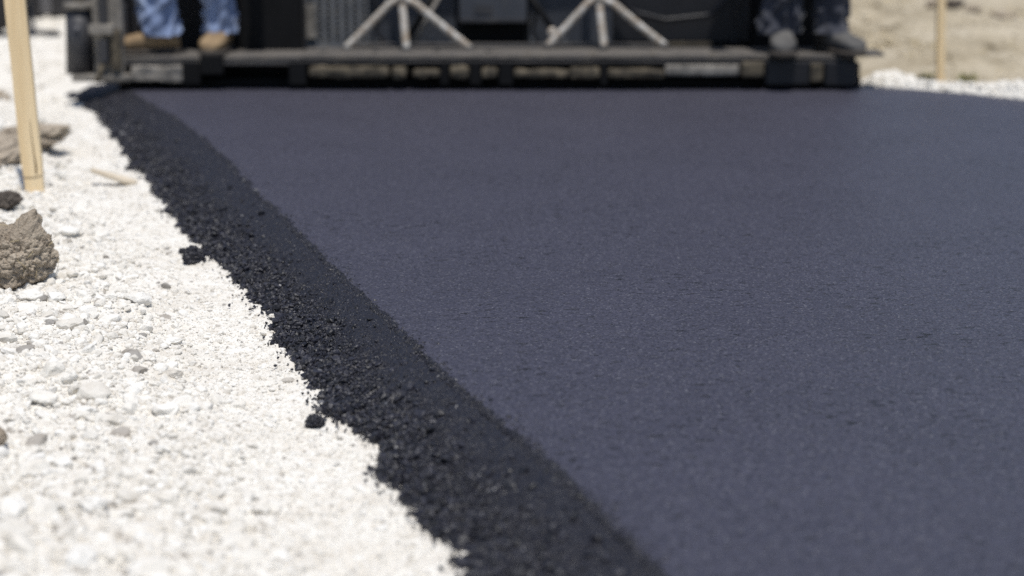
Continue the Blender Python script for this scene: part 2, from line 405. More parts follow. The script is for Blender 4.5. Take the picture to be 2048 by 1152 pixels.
x = txx + (crest_x(y) - txx) * tt; r = np.clip(rng.lognormal(math.log(0.005), 0.42, n), 0.003, 0.013)
c2 = scatter(P2, np.stack([x, y, edge_z(x, y) + r * 0.2], 1), r, rng.random(n) * 0.97, 0.9)
n = 700                                        # crumbs spilled on the white gravel and along the crest
y = ysamp(n); x = toe_x(y) + toe_jag(y) - np.abs(rng.normal(0, 0.016, n)) * (0.5 + np.abs(vnoise(y * 7, 0.4, 88)) * 2); r = rng.uniform(0.001, 0.0042, n)
c3 = scatter(P1, np.stack([x, y, np.full(n, ZT + 0.004)], 1), r, rng.random(n) * 0.9, 1.0)
n = 5200
y = ysamp(n); x = crest_x(y) - 0.012 + np.abs(rng.normal(0, 0.022, n)) * (0.7 + 0.5 * vnoise(y * 11, 0.7, 83)); r = np.clip(rng.lognormal(math.log(0.0017), 0.45, n), 0.0008, 0.0055)
c4 = scatter(P1, np.stack([x, y, np.maximum(edge_z(x, y), 0.0) - r * 0.1], 1), r, rng.random(n) * 0.9, 1.0)
V, T = join_np([(eV, eT)] + [c[:2] for c in (c1, c2, c3, c4)])
o = mesh_np('road_edge', V, T, M['loose'], tint=np.concatenate([eTint] + [c[2] for c in (c1, c2, c3, c4)]))
tag(o, 'loose crumbly black asphalt slope along the left road edge', kind='structure')

# ------------------------------------------------------------------ white gravel shoulder
def gravel_z(x, y):
    s = toe_x(y) - x                            # distance left of the toe
    z = ZT + 0.030 * sstep(0.16, 0.5, s) - 0.008 * sstep(0.0, 0.1, s) * (1 - sstep(0.15, 0.3, s))
    z = z + 0.012 * fbm(x * 4, y * 4, 20, 3) * sstep(0.02, 0.3, s) + 0.0045 * fbm(x * 24, y * 24, 23, 3) * (0.45 + 0.8 * sstep(0.1, 0.35, s))
    z = z + 0.0022 * fbm(x * 120, y * 120, 27, 2)
    z = z - 0.07 * sstep(0.72, 0.95, s) * sstep(7.8, 7.0, y)
    return z
ys = np.concatenate([np.arange(1.4, 4.8, 0.005), np.arange(4.8, 9.0, 0.012), np.arange(9.0, 16, 0.06)])
ss = np.concatenate([np.arange(-0.20, 0.72, 0.0055), np.arange(0.72, 1.0, 0.02), np.arange(1.0, 6, 0.12)])
Yg = np.repeat(ys[:, None], len(ss), 1); tx = np.interp(ys, toe_w[:, 1], toe_w[:, 0]); Xg = tx[:, None] - ss[None]
Zg = gravel_z(Xg, Yg); Zg = Zg - 0.25 * sstep(0.95, 1.1, ss)[None] * sstep(7.6, 6.6, ys)[:, None]
tn = 0.62 + 0.2 * fbm(Xg * 9, Yg * 9, 31, 3) - 0.25 * sstep(0.0, 0.6, fbm(Xg * 6, Yg * 6, 35, 2)) * sstep(0.02, 0.12, ss)[None] * (1 - sstep(0.25, 0.4, ss))[None]
fq = grid_faces(len(ys), len(ss))[:, ::-1]
o = mesh_np('gravel', np.stack([Xg, Yg, Zg], -1), fq, M['gravel'], smooth=True, tint=np.clip(tn, 0.1, 1).ravel())
tag(o, 'dusty white limestone bed of the left shoulder', kind='structure')

def gtint(n): return np.where(rng.random(n) < 0.03, rng.random(n) * 0.05, 0.25 + 0.75 * rng.random(n))
parts = []
n = 100000                                      # fines
y = ysamp(n, 1.75, 7.5, 1.2); s = rng.uniform(-0.01, 0.80, n); x = toe_x(y) - s
r = np.clip(rng.lognormal(math.log(0.0021), 0.45, n), 0.001, 0.006) * (0.75 + 0.11 * y)
parts.append(scatter(P1, np.stack([x, y, gravel_z(x, y) - r * 0.06], 1), r, gtint(n), 0.45))
n = 18000                                       # small stones, coarser to the left
y = ysamp(n, 1.75, 7.6, 1.0); s = 0.02 + 0.8 * rng.beta(1.7, 1.15, n); x = toe_x(y) - s
r = np.clip(rng.lognormal(math.log(0.0055), 0.42, n), 0.003, 0.016)
r = np.where(s < 0.22, r * 0.7, r) * (1 + 0.28 * sstep(3.0, 4.2, y))
parts.append(scatter(P2, np.stack([x, y, gravel_z(x, y) + r * 0.12], 1), r, gtint(n), 0.4))
n = 900                                         # stones
y = ysamp(n, 1.8, 7.6, 0.8); s = 0.12 + 0.7 * rng.beta(2.2, 1.1, n); x = toe_x(y) - s
r = np.clip(rng.lognormal(math.log(0.014), 0.36, n), 0.008, 0.034)
parts.append(scatter(P3, np.stack([x, y, gravel_z(x, y) + r * 0.05], 1), r, gtint(n), 0.3))
n = 2500                                        # stones beyond the paver's near corner
y = rng.uniform(7.2, 12, n); x = rng.uniform(-5.0, -1.75, n); r = rng.uniform(0.008, 0.02, n)
x = np.minimum(x, toe_x(y) - 0.05)
parts.append(scatter(P2, np.stack([x, y, gravel_z(x, y) + r * 0.1], 1), r, gtint(n), 0.4))
V, T = join_np([p[:2] for p in parts])
o = mesh_np('gravel_stones', V, T, M['gravel'], tint=np.concatenate([p[2] for p in parts]))
tag(o, 'crushed white limestone gravel spread on the left shoulder', 'gravel', kind='stuff')

# ------------------------------------------------------------------ right gravel ridge
ys = np.arange(5.2, 7.75, 0.02); ss = np.arange(-0.02, 0.50, 0.015)
def ridge_z(s, y):
    h = 0.054 + 0.018 * vnoise(y * 3.2, 0.5, 90) + 0.012 * vnoise(y * 9, 0.5, 91)
    return -0.07 + (0.07 + h) * (1 - 0.22 * sstep(7.0, 7.35, y)) * sstep(-0.06, 0.13, s) * (1 - sstep(0.16, 0.42, s)) - 0.02 * sstep(0.4, 0.5, s)
Yg = np.repeat(ys[:, None], len(ss), 1); Xg = right_x(ys)[:, None] + ss[None]; Zg = ridge_z(np.repeat(ss[None], len(ys), 0), Yg) + 0.006 * fbm(Xg * 30, Yg * 30, 93, 3)
a = mesh_np('gravel', np.stack([Xg, Yg, Zg], -1), grid_faces(len(ys), len(ss)), M['gravel'], smooth=True, tint=np.full(Xg.size, 0.7))
tag(a, 'white limestone ridge along the right road edge', kind='structure')
n = 5200
y = rng.uniform(5.2, 7.7, n); s = rng.uniform(-0.04, 0.40, n); x = right_x(y) + s
r = np.clip(rng.lognormal(math.log(0.008), 0.4, n), 0.004, 0.022)
p = scatter(P2, np.stack([x, y, ridge_z(s, y) - r * 0.1], 1), r, gtint(n), 0.6)
o = mesh_np('gravel_stones', p[0], p[1], M['gravel'], tint=p[2])
tag(o, 'white limestone stones heaped along the right road edge', 'gravel', kind='stuff')

# ------------------------------------------------------------------ single stones one can point at
def rock(px, w, label, tint=0.8, hz=0.55, dy=0.8, rot=0.0, sink=0.25, seed=0, name='limestone_rock', m=None, lev=None):
    rr = np.random.default_rng(100 + seed)
    V, T = stone(4, 9, 0.10, rr)
    V = V / np.abs(V).max(0)
    p = PZ(px[0], px[1], -0.05 if lev is None else lev)
    for _ in range(4):
        p = PZ(px[0], px[1], float(gravel_z(np.array(p[0]), np.array(p[1]))))
    sc = (F / p[1] * 0.97); hw = w / sc / 2
    c, s_ = math.cos(rot), math.sin(rot)
    V = V * np.array([hw, hw * dy, hw * hz]); V = np.stack([V[:, 0] * c - V[:, 1] * s_, V[:, 0] * s_ + V[:, 1] * c, V[:, 2]], 1)
    o = mesh_np(name, V, T, m or M['gravel'], tint=np.full(len(V), tint), smooth=False)
    o.location = (p[0], p[1] + hw * dy * 0.6, p[2] + hw * hz * (1 - 2 * sink))
    return tag(o, label, 'rock', 'larger rocks on the white gravel')
rock((88, 556), 54, 'white rounded rock resting against the foot of the big mud clod', 0.9, 0.6, seed=1)
rock((60, 600), 62, 'flat pale slab below the big mud clod, left of a twin slab', 0.75, 0.42, seed=2, rot=0.3)
rock((108, 604), 44, 'blocky white rock butted against the right end of the flat pale slab', 0.9, 0.55, seed=3)
rock((138, 622), 48, 'long low white rock just right of the blocky white rock under the mud clod', 0.85, 0.35, seed=4, rot=-0.2)
rock((96, 656), 36, 'blue grey mottled rock standing out among the white gravel', 0.004, 0.65, seed=5)
rock((171, 652), 13, 'small grey upright chip beside the blue grey mottled rock', 0.01, 1.6, seed=6, dy=0.5)
rock((50, 706), 42, 'dull grey elongated rock lying near the left frame edge', 0.012, 0.4, seed=7, rot=0.7)
rock((275, 610), 62, 'lumpy white rock midway between the mud clod and the asphalt', 0.85, 0.6, seed=8)
rock((222, 600), 34, 'small pale rock with a flat top left of the lumpy white rock', 0.7, 0.6, seed=9)
rock((276, 750), 38, 'oval tan grey pebble lying on fine white gravel', 0.034, 0.6, seed=10)
rock((345, 758), 42, 'pale grey pitted stone right of the oval tan pebble', 0.07, 0.6, seed=11)
rock((82, 808), 62, 'cream block of limestone with a shaded lower edge, near the left', 0.6, 0.55, seed=12)
rock((308, 892), 24, 'small dark grey pebble alone on the near white gravel', 0.002, 0.7, seed=13)
rock((518, 1030), 46, 'cream wedge shaped stone nearest the asphalt toe in the foreground', 0.45, 0.75, seed=14)
rock((185, 1020), 60, 'blurred white rock with a dark slanted underside in the foreground', 0.95, 0.5, seed=15, rot=0.6)
rock((240, 1036), 52, 'blurred flat pale rock right of the slanted foreground rock', 0.7, 0.4, seed=16)
rock((560, 1125), 62, 'blurred white rock at the bottom edge beside the asphalt', 0.9, 0.5, seed=17)
rock((574, 765), 30, 'flat beige pebble just left of the asphalt edge', 0.05, 0.4, seed=18)
rock((100, 955), 44, 'white rounded stone at lower left with a shadow line beneath', 0.95, 0.55, seed=19)
rock((345, 690), 40, 'low white rock in the coarse gravel beside the finer strip', 0.9, 0.45, seed=20)
rock((165, 830), 58, 'broad white rock right of the cream limestone block', 0.9, 0.35, seed=21)
rock((130, 470), 52, 'pale flat rock behind the big mud clod to its right', 0.85, 0.4, seed=22)

# ------------------------------------------------------------------ asphalt clumps on the gravel
def clump(px, w, label, seed, hz=0.8):
    rr = np.random.default_rng(500 + seed); p = PZ(px[0], px[1], ZT)
    for _ in range(3): p = PZ(px[0], px[1], float(gravel_z(np.array(p[0]), np.array(p[1]))))
    hw = w / (F / p[1]) / 2
    V, T = ico(4); off = rr.random(3) * 50
    V = V * (1 + 0.35 * np.array([mnoise.fractal(Vector(v * 1.6 + off), 0.7, 2.1, 5) for v in V]))[:, None]
    V *= np.array([hw, hw * 0.8, hw * hz])
    k = 260; ii = rr.integers(0, len(V), k)
    c = scatter(P1, V[ii], rr.uniform(0.05, 0.17, k) * hw, rr.random(k) * 0.985, 1.0)
    VV, TT = join_np([(V, T), c[:2]])
    o = mesh_np('asphalt_clump', VV, TT, M['loose'], tint=np.concatenate([np.full(len(V), 0.4), c[2]]))
    o.location = (p[0], p[1], p[2] + hw * hz * 0.65)
    return tag(o, label, 'asphalt clump', 'asphalt clumps fallen on the gravel')
clump((388, 527), 44, 'larger black asphalt clump on white gravel beside the road edge', 1, 0.95)
clump((366, 507), 17, 'tiny black crumb left of the larger asphalt clump', 2)
clump((632, 853), 38, 'squat black asphalt clump lying alone in front of the bulging road edge', 3, 0.8)

# ------------------------------------------------------------------ mud clods
def clod(name, label, cxy, size, m, seed, lobes=(), sub=6, amp=0.28, straw=0, zoff=0.0, group='mud clods beside the gravel'):
    rr = np.random.default_rng(900 + seed); V, T = ico(sub); off = rr.random(3) * 60
    D = V / np.linalg.norm(V, axis=1, keepdims=True); rad = np.ones(len(V))
    for (dx, dy, dz, a, wd) in lobes:
        l = np.array([dx, dy, dz], float); l /= np.linalg.norm(l); rad += a * np.exp(-(1 - D @ l) / wd)
    nz = np.array([mnoise.fractal(Vector(v * 1.4 + off), 0.75, 2.1, 4) for v in D])
    fine = np.array([mnoise.fractal(Vector(v * 9 + off), 0.5, 2.2, 4) for v in D])
    pit = np.array([mnoise.noise(Vector(v * 13 + off)) for v in D])
    mid_ = np.array([mnoise.fractal(Vector(v * 4.2 + off), 0.6, 2.2, 5) for v in D])
    rid = np.array([1 - abs(mnoise.noise(Vector(v * 3.1 - off))) * 2 for v in D])
    rad *= 1 + amp * nz + 0.085 * mid_ + 0.022 * fine - 0.13 * np.clip(pit - 0.25, 0, 1) - 0.26 * np.clip(rid - 0.72, 0, 1)
    V = D * rad[:, None] * np.array(size)
    root = thing(name, label, 'clod', (cxy[0], cxy[1], cxy[2] + zoff), group)
    k = 1400; ii = rr.integers(0, len(V), k)
    c = scatter(P1, V[ii], rr.uniform(0.008, 0.03, k) * float(np.mean(size)), rr.random(k), 1.0)
    VV, TT = join_np([(V, T), c[:2]])
    mesh_np('mud_lump', VV, TT, m, root)
    for q in range(straw):
        i = rr.integers(0, len(V)); 
        while D[i][1] > 0.2 : i = rr.integers(0, len(V))
        d = rr.normal(size=3); d -= D[i] * (d @ D[i]) * 0.7; d /= np.linalg.norm(d); ln = rr.uniform(0.010, 0.028)
        bm = bmesh.new(); p0 = V[i] * 1.01
        add_pipe(bm, [p0 - d * ln, p0 + D[i] * 0.003, p0 + d * ln], 0.0006, 5)
        bm_obj('straw', bm, M['straw'], root, True)
    return root
def gpt(u, v, lev=-0.03): return PZ(u, v, lev)
p = gpt(38, 572)
clod('mud_clod', 'big dry brown mud clod with a torn peak, in focus at the left edge', (p[0] - 0.040, p[1] + 0.09, -0.04), (0.084, 0.075, 0.078), M['clod'], 1,
     lobes=((0.42, 0.1, 0.9, 0.52, 0.05), (0.85, 0, 0.45, 0.30, 0.10), (-0.5, 0.0, 0.9, 0.35, 0.05), (0.05, -0.2, 1.0, -0.22, 0.02), (0.95, -0.1, -0.05, 0.12, 0.1)), straw=26, zoff=0.045, amp=0.20)
p = gpt(55, 292)
clod('mud_clod', 'blurred grey brown clod behind the near stake', (p[0], p[1] + 0.1, -0.03), (0.105, 0.11, 0.040), M['clod'], 2, lobes=((0.8, 0, 0.55, 0.35, 0.08),), sub=5, zoff=0.02)
p = gpt(2, 312)
clod('mud_clod', 'long low bank of lumpy grey brown dirt left of the near stake', (p[0] - 0.02, p[1] + 0.0, -0.035), (0.105, 0.42, 0.056), M['clod'], 3, sub=5, zoff=0.0)
p = gpt(2, 412)
clod('mud_clod', 'small dark clod at the left edge above the big clod', (p[0] + 0.005, p[1] + 0.02, -0.03), (0.045, 0.045, 0.026), M['clod_dark'], 4, sub=5, zoff=0.012)
p = gpt(-14, 900)
clod('mud_clod', 'dark brown clod cut by the left frame edge in the foreground', (p[0] - 0.01, p[1] + 0.02, -0.04), (0.024, 0.03, 0.028), M['clod'], 5, sub=5, zoff=0.016)
p = gpt(-2, 192)
clod('mud_clod', 'small far grey clod on the white gravel left of the stake', (p[0] - 0.05, p[1], -0.04), (0.085, 0.1, 0.03), M['clod'], 6, sub=4)

# ------------------------------------------------------------------ stakes and scrap of lath
def stake(base, top_px, w, th, length, label, back=0.05, crack=False):
    root = thing('wooden_stake', label, 'stake', base, 'survey stakes')
    d = np.array(top_px) - np.array(base); d = d / np.linalg.norm(d); d[1] += back; d /= np.linalg.norm(d)
    q = Vector((0, 0, 1)).rotation_difference(Vector(d))
    bm = bmesh.new(); add_box(bm, -w / 2, w / 2, -th / 2, th / 2, -0.04, length, 0.002)
    bmesh.ops.subdivide_edges(bm, edges=[e for e in bm.edges if abs(e.verts[0].co.z - e.verts[1].co.z) > 0.3], cuts=18)
    for v in bm.verts:
        v.co.x += 0.0022 * mnoise.noise(Vector((0.3, v.co.y * 3, v.co.z * 4))); v.co.y += 0.004 * mnoise.noise(Vector((5.1, 0, v.co.z * 3)))
        if v.co.z < 0.02: v.co.x *= 0.9
    lath = bm_obj('lath', bm, M['wood'], root)
    lath.rotation_mode = 'QUATERNION'; lath.rotation_quaternion = q
    if crack:
        bm = bmesh.new()
        pts = [(0.20 * w, 0.045), (0.22 * w, 0.065), (0.19 * w, 0.10), (0.16 * w, 0.15), (0.15 * w, 0.20)]
        add_pipe(bm, [(a, -th / 2 - 0.0004 + 0.004 * mnoise.noise(Vector((5.1, 0, zz * 3))), zz) for a, zz in pts], [0.0028, 0.0026, 0.0018, 0.0013, 0.0006], 6)
        o = bm_obj('split', bm, M['wood_dark'], lath)
        bm = bmesh.new()
        add_pipe(bm, [(-0.46 * w, -th / 2 - 0.0003, 0.034), (0.1 * w, -th / 2 - 0.0003, 0.032), (0.46 * w, -th / 2 - 0.0003, 0.037)], 0.0009, 6)
        bm_obj('saw_mark', bm, M['wood_dark'], lath)
    return root
b = PZ(69, 376, -0.035); tp = PY(23, 0, b[1])
stake(b, tp, 0.060, 0.020, 1.05, 'leaning pale pine stake with a split, driven into the white gravel at left', 0.07, True)
b = PZ(1880, 146, 0.0); tp = PY(1884, -40, b[1])
stake(b, tp, 0.034, 0.034, 0.95, 'blurred slim pine stake standing behind the right gravel ridge', 0.02)
# scrap
a = PZ(182, 337, -0.022); e = PZ(272, 364, -0.066)
root = thing('wood_scrap', 'short pale wooden lath scrap half buried between gravel and asphalt', 'wood scrap', ((a + e) / 2 + np.array([0, 0, -0.004])))
bm = bmesh.new(); L_ = float(np.linalg.norm(e - a)); add_box(bm, -L_ / 2, L_ / 2, -0.026, 0.026, -0.006, 0.006, 0.0015)
bmesh.ops.subdivide_edges(bm, edges=[x_ for x_ in bm.edges if x_.calc_length() > 0.05], cuts=10)
for v in bm.verts:
    k = v.co.x / L_ + 0.5
    v.co.y *= 0.55 + 0.45 * min(1, k * 2.2); v.co.z += 0.004 * mnoise.noise(Vector((k * 5, v.co.y * 20, 1)))
lath = bm_obj('splintered_lath', bm, M['wood_pale'], root)
dd = Vector(e - a); lath.rotation_mode = 'QUATERNION'; lath.rotation_quaternion = dd.to_track_quat('X', 'Z')

# ------------------------------------------------------------------ asphalt paver (rear screed in view)
W0 = D0 - 0.10
pv = thing('asphalt_paver', 'black asphalt paver seen from behind, its dusty screed walkway low over the fresh mat', 'paver', (float(PY(1000, 174, D0)[0]), D0, 0))
pl = np.array(pv.location)
def pbox(name, u0, u1, v0, v1, Y, depth, m, parent=None, bev=0.004, zmin=None):
    a = PY(u0, v0, Y); c = PY(u1, v1, Y); vm = (max(v0, 0) + v1) / 2
    bm = bmesh.new(); add_box(bm, PY(u0, vm, Y)[0] - pl[0], PY(u1, vm, Y)[0] - pl[0], Y - pl[1], Y + depth - pl[1], (c[2] if zmin is None else zmin) - pl[2], a[2] - pl[2], bev)
    return bm_obj(name, bm, m, parent or pv)
def loc3(u, v, Y): return PY(u, v, Y) - pl
RB = D0 + 0.42
pbox('rear_panel', 250, 1502, -520, 150, RB, 0.10, M['black'], bev=0.006)
pbox('side_frame', 1502, 1690, -420, 118, RB - 0.04, 0.12, M['void'], bev=0.006)
pbox('engine_cover', 1228, 1500, -300, 86, RB - 0.05, 0.04, M['black'], bev=0.01)
pbox('grille_frame', 604, 612, -62, 98, RB - 0.085, 0.03, M['charcoal'])
pbox('deflector', 478, 602, -260, 150, RB - 0.26, 0.10, M['void'], bev=0.01)
pbox('frame_post', 246, 262, -420, 112, W0 + 0.20, 0.05, M['black'])
pbox('frame_post', 263, 276, -420, 108, W0 + 0.27, 0.05, M['charcoal'])
pbox('side_panel', 738, 912, -300, 90, RB - 0.03, 0.02, M['slate'], bev=0.004)
pbox('side_panel', 1058, 1226, -300, 88, RB - 0.03, 0.02, M['slate'], bev=0.004)
bx = pbox('heater_box', 918, 1054, -160, 42, RB - 0.14, 0.12, M['slate'], bev=0.01)
pbox('box_lip', 920, 1052, 36, 45, RB - 0.152, 0.01, M['charcoal'], bx, 0.003)
pbox('recess', 922, 1050, 47, 88, RB - 0.02, 0.012, M['void'])
# perforated grille: one plate with real holes
u0, u1, v0, v1 = 610, 738, -62, 96
A = PY(u0, v0, RB - 0.08) - pl; B = PY(u1, v1, RB - 0.08) - pl
nx, nz = 7, 13; bm = bmesh.new(); cw = (B[0] - A[0]) / nx; ch = (A[2] - B[2]) / nz
for i in range(nx):
    for j in range(nz):
        x0 = A[0] + i * cw; z0 = B[2] + j * ch
        hx, hz = cw * 0.24, ch * 0.15
        q = [(x0, z0), (x0 + cw, z0), (x0 + cw, z0 + ch), (x0, z0 + ch)]
        h = [(x0 + hx, z0 + hz), (x0 + cw - hx, z0 + hz), (x0 + cw - hx, z0 + ch - hz), (x0 + hx, z0 + ch - hz)]
        if j < 1: 
            bm.faces.new([bm.verts.new((a_, A[1], b_)) for a_, b_ in q]); continue
        qv = [bm.verts.new((a_, A[1], b_)) for a_, b_ in q]; hv = [bm.verts.new((a_, A[1], b_)) for a_, b_ in h]
        hb = [bm.verts.new((a_, A[1] + 0.004, b_)) for a_, b_ in h]
        for k in range(4):
            bm.faces.new((qv[k], qv[(k + 1) % 4], hv[(k + 1) % 4], hv[k]))
            bm.faces.new((hv[k], hv[(k + 1) % 4], hb[(k + 1) % 4], hb[k]))
bmesh.ops.remove_doubles(bm, verts=bm.verts, dist=0.0004)
bm_obj('perforated_grille', bm, M['grille'], pv)
pbox('dusty_hinge', 612, 632, 10, 78, RB - 0.10, 0.015, M['mudsteel'], bev=0.004)
# struts behind the handrail stands
bm = bmesh.new(); add_tube(bm, loc3(886, -20, RB - 0.12), loc3(826, 88, RB - 0.12), 0.008); bm_obj('strut', bm, M['mudsteel'], pv, True)
bm = bmesh.new(); add_tube(bm, loc3(872, -20, RB - 0.10), loc3(815, 80, RB - 0.10), 0.014); bm_obj('strut', bm, M['void'], pv, True)
bm = bmesh.new(); add_tube(bm, loc3(1052, -20, RB - 0.12), loc3(1118, 78, RB - 0.12), 0.012); bm_obj('strut', bm, M['void'], pv, True)
bm = bmesh.new(); bmesh.ops.create_uvsphere(bm, u_segments=16, v_segments=10, radius=0.02, matrix=Matrix.Translation(Vector(loc3(1104, 66, RB - 0.20))) @ Matrix.Diagonal((1, 0.8, 1.3, 1)))
bm_obj('hose_fitting', bm, M['tripod'], pv, True)
for (pts, rad_) in (([(742, -20), (760, 30), (752, 60), (770, 88)], 0.009), ([(1062, -20), (1072, 25), (1066, 60), (1078, 88)], 0.008), ([(1240, -20), (1262, 22), (1330, 40), (1420, 30), (1470, -20)], 0.010), ([(1465, 90), (1478, 60), (1470, 20), (1486, -20)], 0.008)):
    bm = bmesh.new(); q = [loc3(u, v, RB - 0.10) for u, v in pts]
    fine_ = [np.array(Vector(q[0]))]
    for k in range(len(q) - 1):
        for t_ in (0.25, 0.5, 0.75, 1.0): fine_.append(q[k] * (1 - t_) + q[k + 1] * t_)
    add_pipe(bm, fine_, rad_, 10); bm_obj('hose', bm, M['black'], pv, True)
for u in (760, 812, 866, 905, 1064, 1130, 1215): 
    bm = bmesh.new(); add_tube(bm, loc3(u, 80, RB - 0.045), loc3(u, 80, RB - 0.025), 0.008, None, 6); bm_obj('bolt', bm, M['grille'], pv)
pbox('warning_plate', 948, 986, 10, 28, RB - 0.145, 0.004, M['charcoal'], bx, 0.001)
# walkway boards
zt = PY(1000, 113, W0)[2]
def board(name, ua, ub, va, vb, Y, depth, m, edge_m):
    o = pbox(name, ua, ub, va, vb, Y, depth, m, bev=0.003)
    bm = o.data
    return o
wl = pbox('walkway', 244, 606, 113, 131, W0, 0.30, M['tread'], bev=0.004)
pbox('nosing', 244, 606, 115, 119, W0 - 0.008, 0.007, M['tread'], wl, 0.002)
pbox('nosing', 244, 606, 122, 130, W0 - 0.009, 0.008, M['tread_edge'], wl, 0.002)
wr = pbox('walkway', 600, 1712, 110, 127, W0, 0.30, M['tread'], bev=0.004)
pbox('nosing', 600, 1712, 113.5, 117, W0 - 0.008, 0.007, M['tread'], wr, 0.002)
pbox('groove', 600, 1712, 117.3, 121, W0 - 0.004, 0.003, M['void'], wr, 0.001)
pbox('nosing', 600, 1712, 121.3, 126.5, W0 - 0.009, 0.008, M['tread_edge'], wr, 0.002)
pbox('shadow_gap', 1006, 1424, 97, 107, W0 + 0.296, 0.004, M['void'], wr, 0.001)  # thin black strip painted in for the shade under the kick rail
for k, (a_, b_) in enumerate(((606, 930), (700, 1250), (1100, 1500), (1290, 1690))):
    pbox('tread_strip', a_, b_, 109.2, 110.5, W0 + 0.035 + 0.055 * k, 0.016, M['void'] if k % 2 == 0 else M['tread_edge'], wr, 0.001)
pbox('walkway_tip', 1712, 1768, 106, 113, W0 + 0.02, 0.16, M['tread'], bev=0.002)
gr = pbox('grating', 604, 1004, 105, 110, W0 + 0.10, 0.18, M['void'], bev=0.002)
for k in range(4):
    pbox('grating_bar', 602 + 3 * k, 1002 + 2 * k, 98.5 + k * 1.1, 104 + k * 1.6, W0 + 0.26 - 0.045 * k, 0.012, M['tread'] if k % 2 else M['tread_edge'], gr, 0.002)
for (a_, b_) in ((640, 652), (745, 756), (866, 880), (972, 984)):
    pbox('grating_clip', a_, b_, 98, 111, W0 + 0.09, 0.02, M['tread'], gr, 0.003)
for (a_, b_) in ((1050, 1062), (1180, 1196), (1300, 1312), (1420, 1436), (1560, 1570)):
    pbox('walkway_cleat', a_, b_, 107.5, 111, W0 + 0.04, 0.05, M['dusty'], wr, 0.003)
pbox('kick_rail', 690, 1425, 88, 96, W0 + 0.315, 0.05, M['tread_edge'], bev=0.003)
pbox('rail_cap', 1330, 1425, 84, 92, W0 + 0.308, 0.006, M['dusty'], bev=0.002)
# screed under the walkway
pbox('screed_shoe', 236, 1722, 156, 180, D0 - 0.01, 0.5, M['void'], bev=0.006, zmin=0.001)
pbox('screed_body', 250, 1720, 126, 158, D0 + 0.10, 0.30, M['void'], bev=0.004)
segs = [(617, 778, 134), (784, 813, 133), (824, 880, 139), (900, 938, 133), (963, 995, 135), (1028, 1140, 140), (1140, 1200, 136), (1216, 1330, 138)]
def caked(o, sd, amp=0.006):
    bm = bmesh.new(); bm.from_mesh(o.data)
    bmesh.ops.subdivide_edges(bm, edges=[e for e in bm.edges if e.calc_length() > 0.012], cuts=7, use_grid_fill=True)
    for v in bm.verts:
        q = v.co * 18 + Vector((sd, sd * 1.7, 0)); f = mnoise.fractal(q, 0.8, 2.0, 3)
        v.co.z += amp * f; v.co.y += amp * mnoise.fractal(q + Vector((9, 0, 0)), 0.8, 2, 3)
    bm.to_mesh(o.data); bm.free(); return o
for (a_, b_, vt) in segs:
    caked(pbox('screed_ledge', a_, b_, vt, 158 - (a_ % 3), D0 - 0.135 + 0.002 * (a_ % 4), 0.12, M['dusty'], bev=0.0035 * 4), a_, 0.007)
pbox('screed_tube', 1330, 1480, 130, 152, D0 - 0.12, 0.05, M['mudsteel'], bev=0.012)
pbox('screed_ledge', 1484, 1529, 124, 155, D0 - 0.135, 0.12, M['dusty'], bev=0.012)
for (a_, b_) in ((365, 400), (578, 612), (880, 898), (940, 962), (998, 1026), (1201, 1215)):
    pbox('mounting_bracket', a_, b_, 124, 170, D0 - 0.12, 0.2, M['void'], bev=0.004)
pbox('end_cover', 1532, 1620, 124, 170, D0 - 0.12, 0.25, M['black'], bev=0.006)
pbox('screed_ledge', 1622, 1646, 128, 164, D0 - 0.13, 0.1, M['dusty'], bev=0.006)
pbox('end_cover', 1650, 1714, 124, 172, D0 - 0.12, 0.25, M['black'], bev=0.006)
# left end: gate, jack cylinder, muddy arms
gate = pbox('end_gate', 186, 246, -120, 166, W0 - 0.02, 0.05, M['mudsteel'], bev=0.008)
pbox('gate_rib', 196, 214, -100, 64, W0 - 0.05, 0.03, M['charcoal'], gate, 0.004)
pbox('gate_rib', 222, 240, 60, 140, W0 - 0.06, 0.04, M['dusty'], gate, 0.006)
pbox('gate_clamp', 176, 226, 50, 70, W0 - 0.07, 0.05, M['mudsteel'], gate, 0.008)
pbox('gate_clamp', 196, 216, 80, 128, W0 - 0.065, 0.04, M['charcoal'], gate, 0.008)
pbox('gate_shoe', 142, 262, 150, 164, W0 - 0.05, 0.16, M['mudsteel'], bev=0.008)
pbox('gate_plate', 178, 256, 10, 150, W0 + 0.10, 0.03, M['charcoal'], gate, 0.006)
pbox('shade_notch_block', 400, 446, 110, 150, W0 - 0.03, 0.06, M['void'], bev=0.006)  # black block added for the shaded notch below the boot
bm = bmesh.new()
add_pipe(bm, [loc3(192, 164, W0 - 0.08), loc3(200, 148, W0 - 0.08), loc3(204, 130, W0 - 0.08)], 0.011, 10)
bm_obj('gate_link', bm, M['dusty'], pv, True)
caked(pbox('skid_plate', 262, 364, 133, 163, D0 - 0.125, 0.03, M['mudsteel'], bev=0.006), 3)
bm = bmesh.new()
ct, cb = loc3(158, 16, W0 + 0.02), loc3(160, 147, W0 + 0.02)
add_tube(bm, cb, ct, 0.055, 0.053, 28)
cyl = bm_obj('lift_cylinder', bm, M['charcoal'], pv, True)
bm = bmesh.new(); add_tube(bm, ct, ct + np.array([0, 0, 0.5]), 0.024, None, 18); bm_obj('piston_rod', bm, M['mudsteel'], cyl, True)
bm = bmesh.new(); add_tube(bm, ct + np.array([0, 0, -0.004]), ct + np.array([0, 0, 0.022]), 0.060, None, 28); bm_obj('collar', bm, M['mudsteel'], cyl, True)
bm = bmesh.new(); bmesh.ops.create_uvsphere(bm, u_segments=12, v_segments=8, radius=0.009, matrix=Matrix.Translation(Vector(loc3(154, 58, W0 - 0.035)))); bm_obj('bolt', bm, M['greypaint'], cyl, True)
